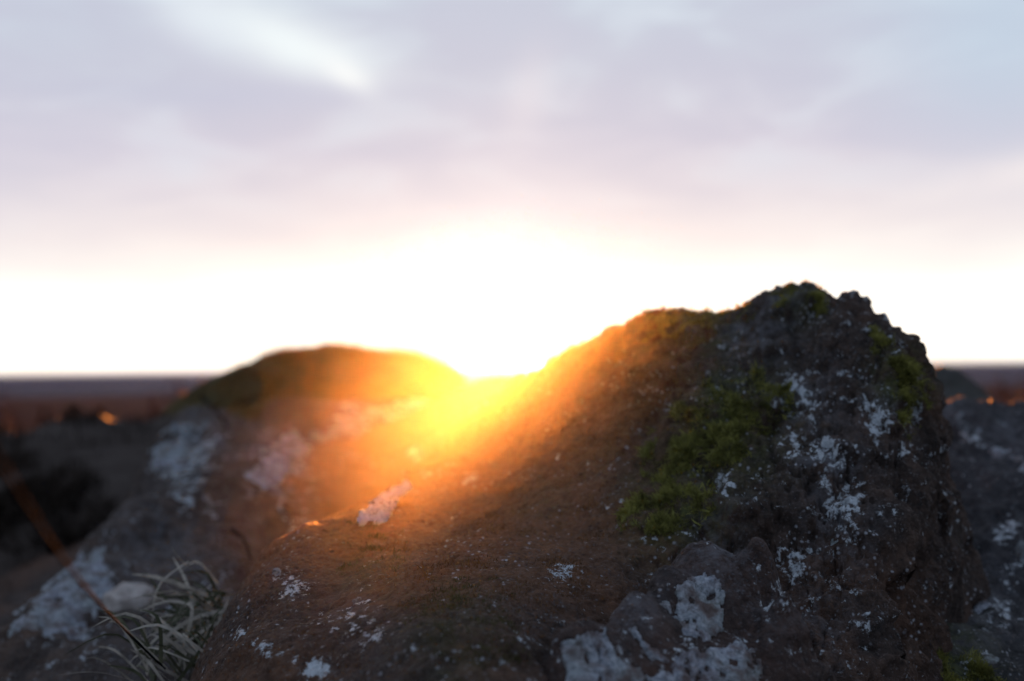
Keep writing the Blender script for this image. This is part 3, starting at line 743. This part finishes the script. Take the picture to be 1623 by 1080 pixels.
# dry grass tuft in the cleft left of the boulder
tuft = link('grass_tuft', None, label='tuft of dry pale grass in the cleft left of the boulder', cat='grass')
troot = at(340, 985, 1.12)
tuft.location = troot
for k in range(150):
    r0 = at(rng.normal(345, 14), rng.normal(985, 30), rng.uniform(1.05, 1.15)) if k < 95 else at(rng.uniform(225, 370), rng.uniform(1035, 1100), rng.uniform(.92, 1.0))
    ang = rng.uniform(math.radians(110), math.radians(290)) if k % 3 else rng.normal(math.radians(190), .3)
    ln = rng.uniform(70, 165)
    e = at(345 + math.cos(ang) * ln + rng.normal(0, 12), 985 - math.sin(ang) * ln * .85 + rng.normal(0, 14), rng.uniform(.98, 1.18))
    if k >= 95: e = r0 + np.array([rng.uniform(-.07, .03), rng.uniform(-.05, .05), rng.uniform(.0, .05)])
    md = (r0 + e) / 2 + np.array([rng.normal(0, .006), -.01, rng.uniform(.0, .025)])
    P = spline([r0, md, e], 8); wd = rng.uniform(.0009, .0022) * np.array([1, 1, 1, .95, .85, .7, .45, .08])
    side = np.cross(e - r0, rng.normal(size=3)); side /= np.linalg.norm(side)
    co = np.concatenate([P - side * wd[:, None], P + side * wd[:, None]]) - troot
    i = np.arange(7); f = np.stack([i, i + 1, i + 9, i + 8], 1)
    link('blade', mesh_from('blade', co, f, M_STRAW if k % 2 else M_STRAW2), tuft)

# ------------------------------------------------------------------ heather on the hilltop
n = 26000
rr = np.sqrt(rng.uniform(2.4 ** 2, 15 ** 2, n)); aa = rng.uniform(-.75, .75, n)
hx, hy = rr * np.sin(aa), rr * np.cos(aa)
ok = ~((np.abs(hx + .35) < .75) & (hy < 3.6)) & ~((hx > .35) & (hx < 1.9) & (hy < 3.4))
hx, hy = hx[ok], hy[ok]
pp = np.stack([hx, hy, np.zeros_like(hx)], 1)
hz = ground_z(hx, hy) + fbm(pp, 1.3, 4, .5, 3) * .06 * smooth(.5, 3, np.hypot(hx, hy)) - .01
roots = np.stack([hx, hy, hz], 1)
L = rng.uniform(.06, .16, len(hx)) * (1 + .5 * fbm(pp, .8, 3, .5, 33))
blades('heather', roots, rng.normal(size=(len(hx), 3)) * .6 + np.array([0, 0, 1.0]), L, L * .16, M_HEATH, None, .3, kind='stuff', label='dark heather covering the hilltop behind the rocks')

# ------------------------------------------------------------------ rust-leaved trees on the hillside
def tree(u, vtop, Y, wid, label, seed):
    g = np.random.default_rng(seed)
    top = at(u, vtop, Y); base = np.array([top[0], top[1], float(ground_z(top[0], top[1])) - .6])
    H = top[2] - base[2]
    root = link('autumn_tree', None, label=label, cat='tree', group='rust-leaved trees on the hillside')
    root.location = base
    C, F, off = [], [], 0
    tr = [np.array([0, 0, 0]), np.array([g.normal(0, .1), 0, H * .4]), np.array([g.normal(0, .2), 0, H * .9])]
    c, f = tube(spline(tr, 8), np.linspace(.035, .008, 8) * H, 7); C.append(c); F.append(f); off += len(c)
    ends = []
    for k in range(9):
        a = g.uniform(0, 6.28); h0 = g.uniform(.25, .75) * H
        e = np.array([math.cos(a) * wid * g.uniform(.5, .9), math.sin(a) * wid * g.uniform(.5, .9), min(h0 + H * g.uniform(.12, .3), H * .95)])
        c, f = tube(spline([np.array([0, 0, h0]), (np.array([0, 0, h0]) + e) / 2 + np.array([0, 0, .05 * H]), e], 6), np.linspace(.014, .004, 6) * H, 5)
        C.append(c); F.append(f + off); off += len(c); ends.append(e)
    link('trunk', mesh_from('trunk', np.concatenate(C), np.concatenate(F), M_BARK), root)
    pts = []
    for k in range(26):
        cc = np.array([0, 0, H * .68]) + g.normal(size=3) * np.array([wid * .5, wid * .5, H * .15]) if k > 8 else ends[k]
        pts.append(cc + g.normal(size=(75, 3)) * np.array([.18 * wid, .18 * wid, .07 * H]))
    pts = np.concatenate(pts); pts[:, 2] = np.minimum(pts[:, 2], H)
    Ls = g.uniform(.12, .30, len(pts)) * wid * .45
    blades('crown', pts, g.normal(size=(len(pts), 3)), Ls, Ls * .6, M_RUSTLEAF, root, .2)
for k, (u, v, Y, w_, lab) in enumerate([
    (8, 622, 58, 1.0, 'rust-leaved tree on the hillside at the left edge'),
    (66, 643, 46, .7, 'low rust-leaved tree, second from the left edge'),
    (140, 646, 50, .9, 'broad rust-leaved tree in the middle of the left hillside'),
    (190, 648, 60, .8, 'small rust-leaved tree right of the broad one on the left'),
    (243, 624, 64, .8, 'bright rust tree just left of the ledge top'),
    (288, 602, 75, 1.1, 'tall rust tree showing at the left end of the mossy boulder'),
    (1560, 615, 66, .9, 'rust-leaved tree right of the dark skyline rock'),
    (1618, 600, 58, 1.1, 'rust-leaved tree at the right edge of the view'),
    (1590, 632, 48, .7, 'low rust-leaved tree just left of the right edge tree')]):
    tree(u, v, Y, w_, lab, 40 + k)

# ------------------------------------------------------------------ air over the plain
def build_haze():
    s = 25000.0; z0, z1 = -30.0, 3.0
    co = np.array([(x, y, z) for z in (z0, z1) for y in (-s, s) for x in (-s, s)])
    f = np.array([(0, 2, 3, 1), (4, 5, 7, 6), (0, 1, 5, 4), (2, 6, 7, 3), (0, 4, 6, 2), (1, 3, 7, 5)])
    m = bpy.data.materials.new('haze_air'); m.use_nodes = True
    nt = m.node_tree; nt.nodes.clear()
    v = nt.nodes.new('ShaderNodeVolumePrincipled'); o = nt.nodes.new('ShaderNodeOutputMaterial')
    v.inputs['Color'].default_value = (.05, .12, 1.0, 1); v.inputs['Density'].default_value = 6e-6
    v.inputs['Anisotropy'].default_value = .9
    nt.links.new(v.outputs[0], o.inputs['Volume'])
    link('haze', mesh_from('haze', co, f, m, False), kind='stuff', label='thin bluish air over the distant plain')
build_haze()

def build_glare_volume():
    """a thin drift of mist in the gap, densest in its middle and thinning to nothing at its edge"""
    nu, nv = 48, 24
    A, B_ = np.meshgrid(np.linspace(0, 2 * math.pi, nu), np.linspace(-math.pi / 2, math.pi / 2, nv), indexing='ij'); A, B_ = A.ravel(), B_.ravel()
    d = np.stack([np.cos(A) * np.cos(B_), np.sin(A) * np.cos(B_), np.sin(B_)], 1)
    m = bpy.data.materials.new('glare_scatter'); m.use_nodes = True
    nt = m.node_tree; nt.nodes.clear()
    v = nt.nodes.new('ShaderNodeVolumePrincipled'); o = nt.nodes.new('ShaderNodeOutputMaterial')
    tc = nt.nodes.new('ShaderNodeTexCoord')
    ln = nt.nodes.new('ShaderNodeVectorMath'); ln.operation = 'DOT_PRODUCT'
    nt.links.new(tc.outputs['Object'], ln.inputs[0]); nt.links.new(tc.outputs['Object'], ln.inputs[1])
    def mth(op, a, b):
        n_ = nt.nodes.new('ShaderNodeMath'); n_.operation = op
        for k, x in enumerate((a, b)):
            if isinstance(x, float): n_.inputs[k].default_value = x
            else: nt.links.new(x, n_.inputs[k])
        return n_.outputs[0]
    fall = mth('POWER', mth('MAXIMUM', mth('SUBTRACT', 1.0, ln.outputs['Value']), 0.0), 2.0)
    nt.links.new(mth('MULTIPLY', fall, .0165), v.inputs['Density'])
    v.inputs['Color'].default_value = (1, .97, .94, 1)
    v.inputs['Anisotropy'].default_value = .885
    nt.links.new(v.outputs[0], o.inputs['Volume'])
    ob = link('glare_volume', mesh_from('glare_volume', d, grid_faces(nu, nv)[:, ::-1], m), kind='stuff', label='added thin scattering volume in the gap, standing in for sun glare')
    ob.location = (.01, 1.22, EYE - .11)
    ob.scale = (.31, .90, .27)
build_glare_volume()  # added air pocket, spreads an orange sun glare in front of the slab
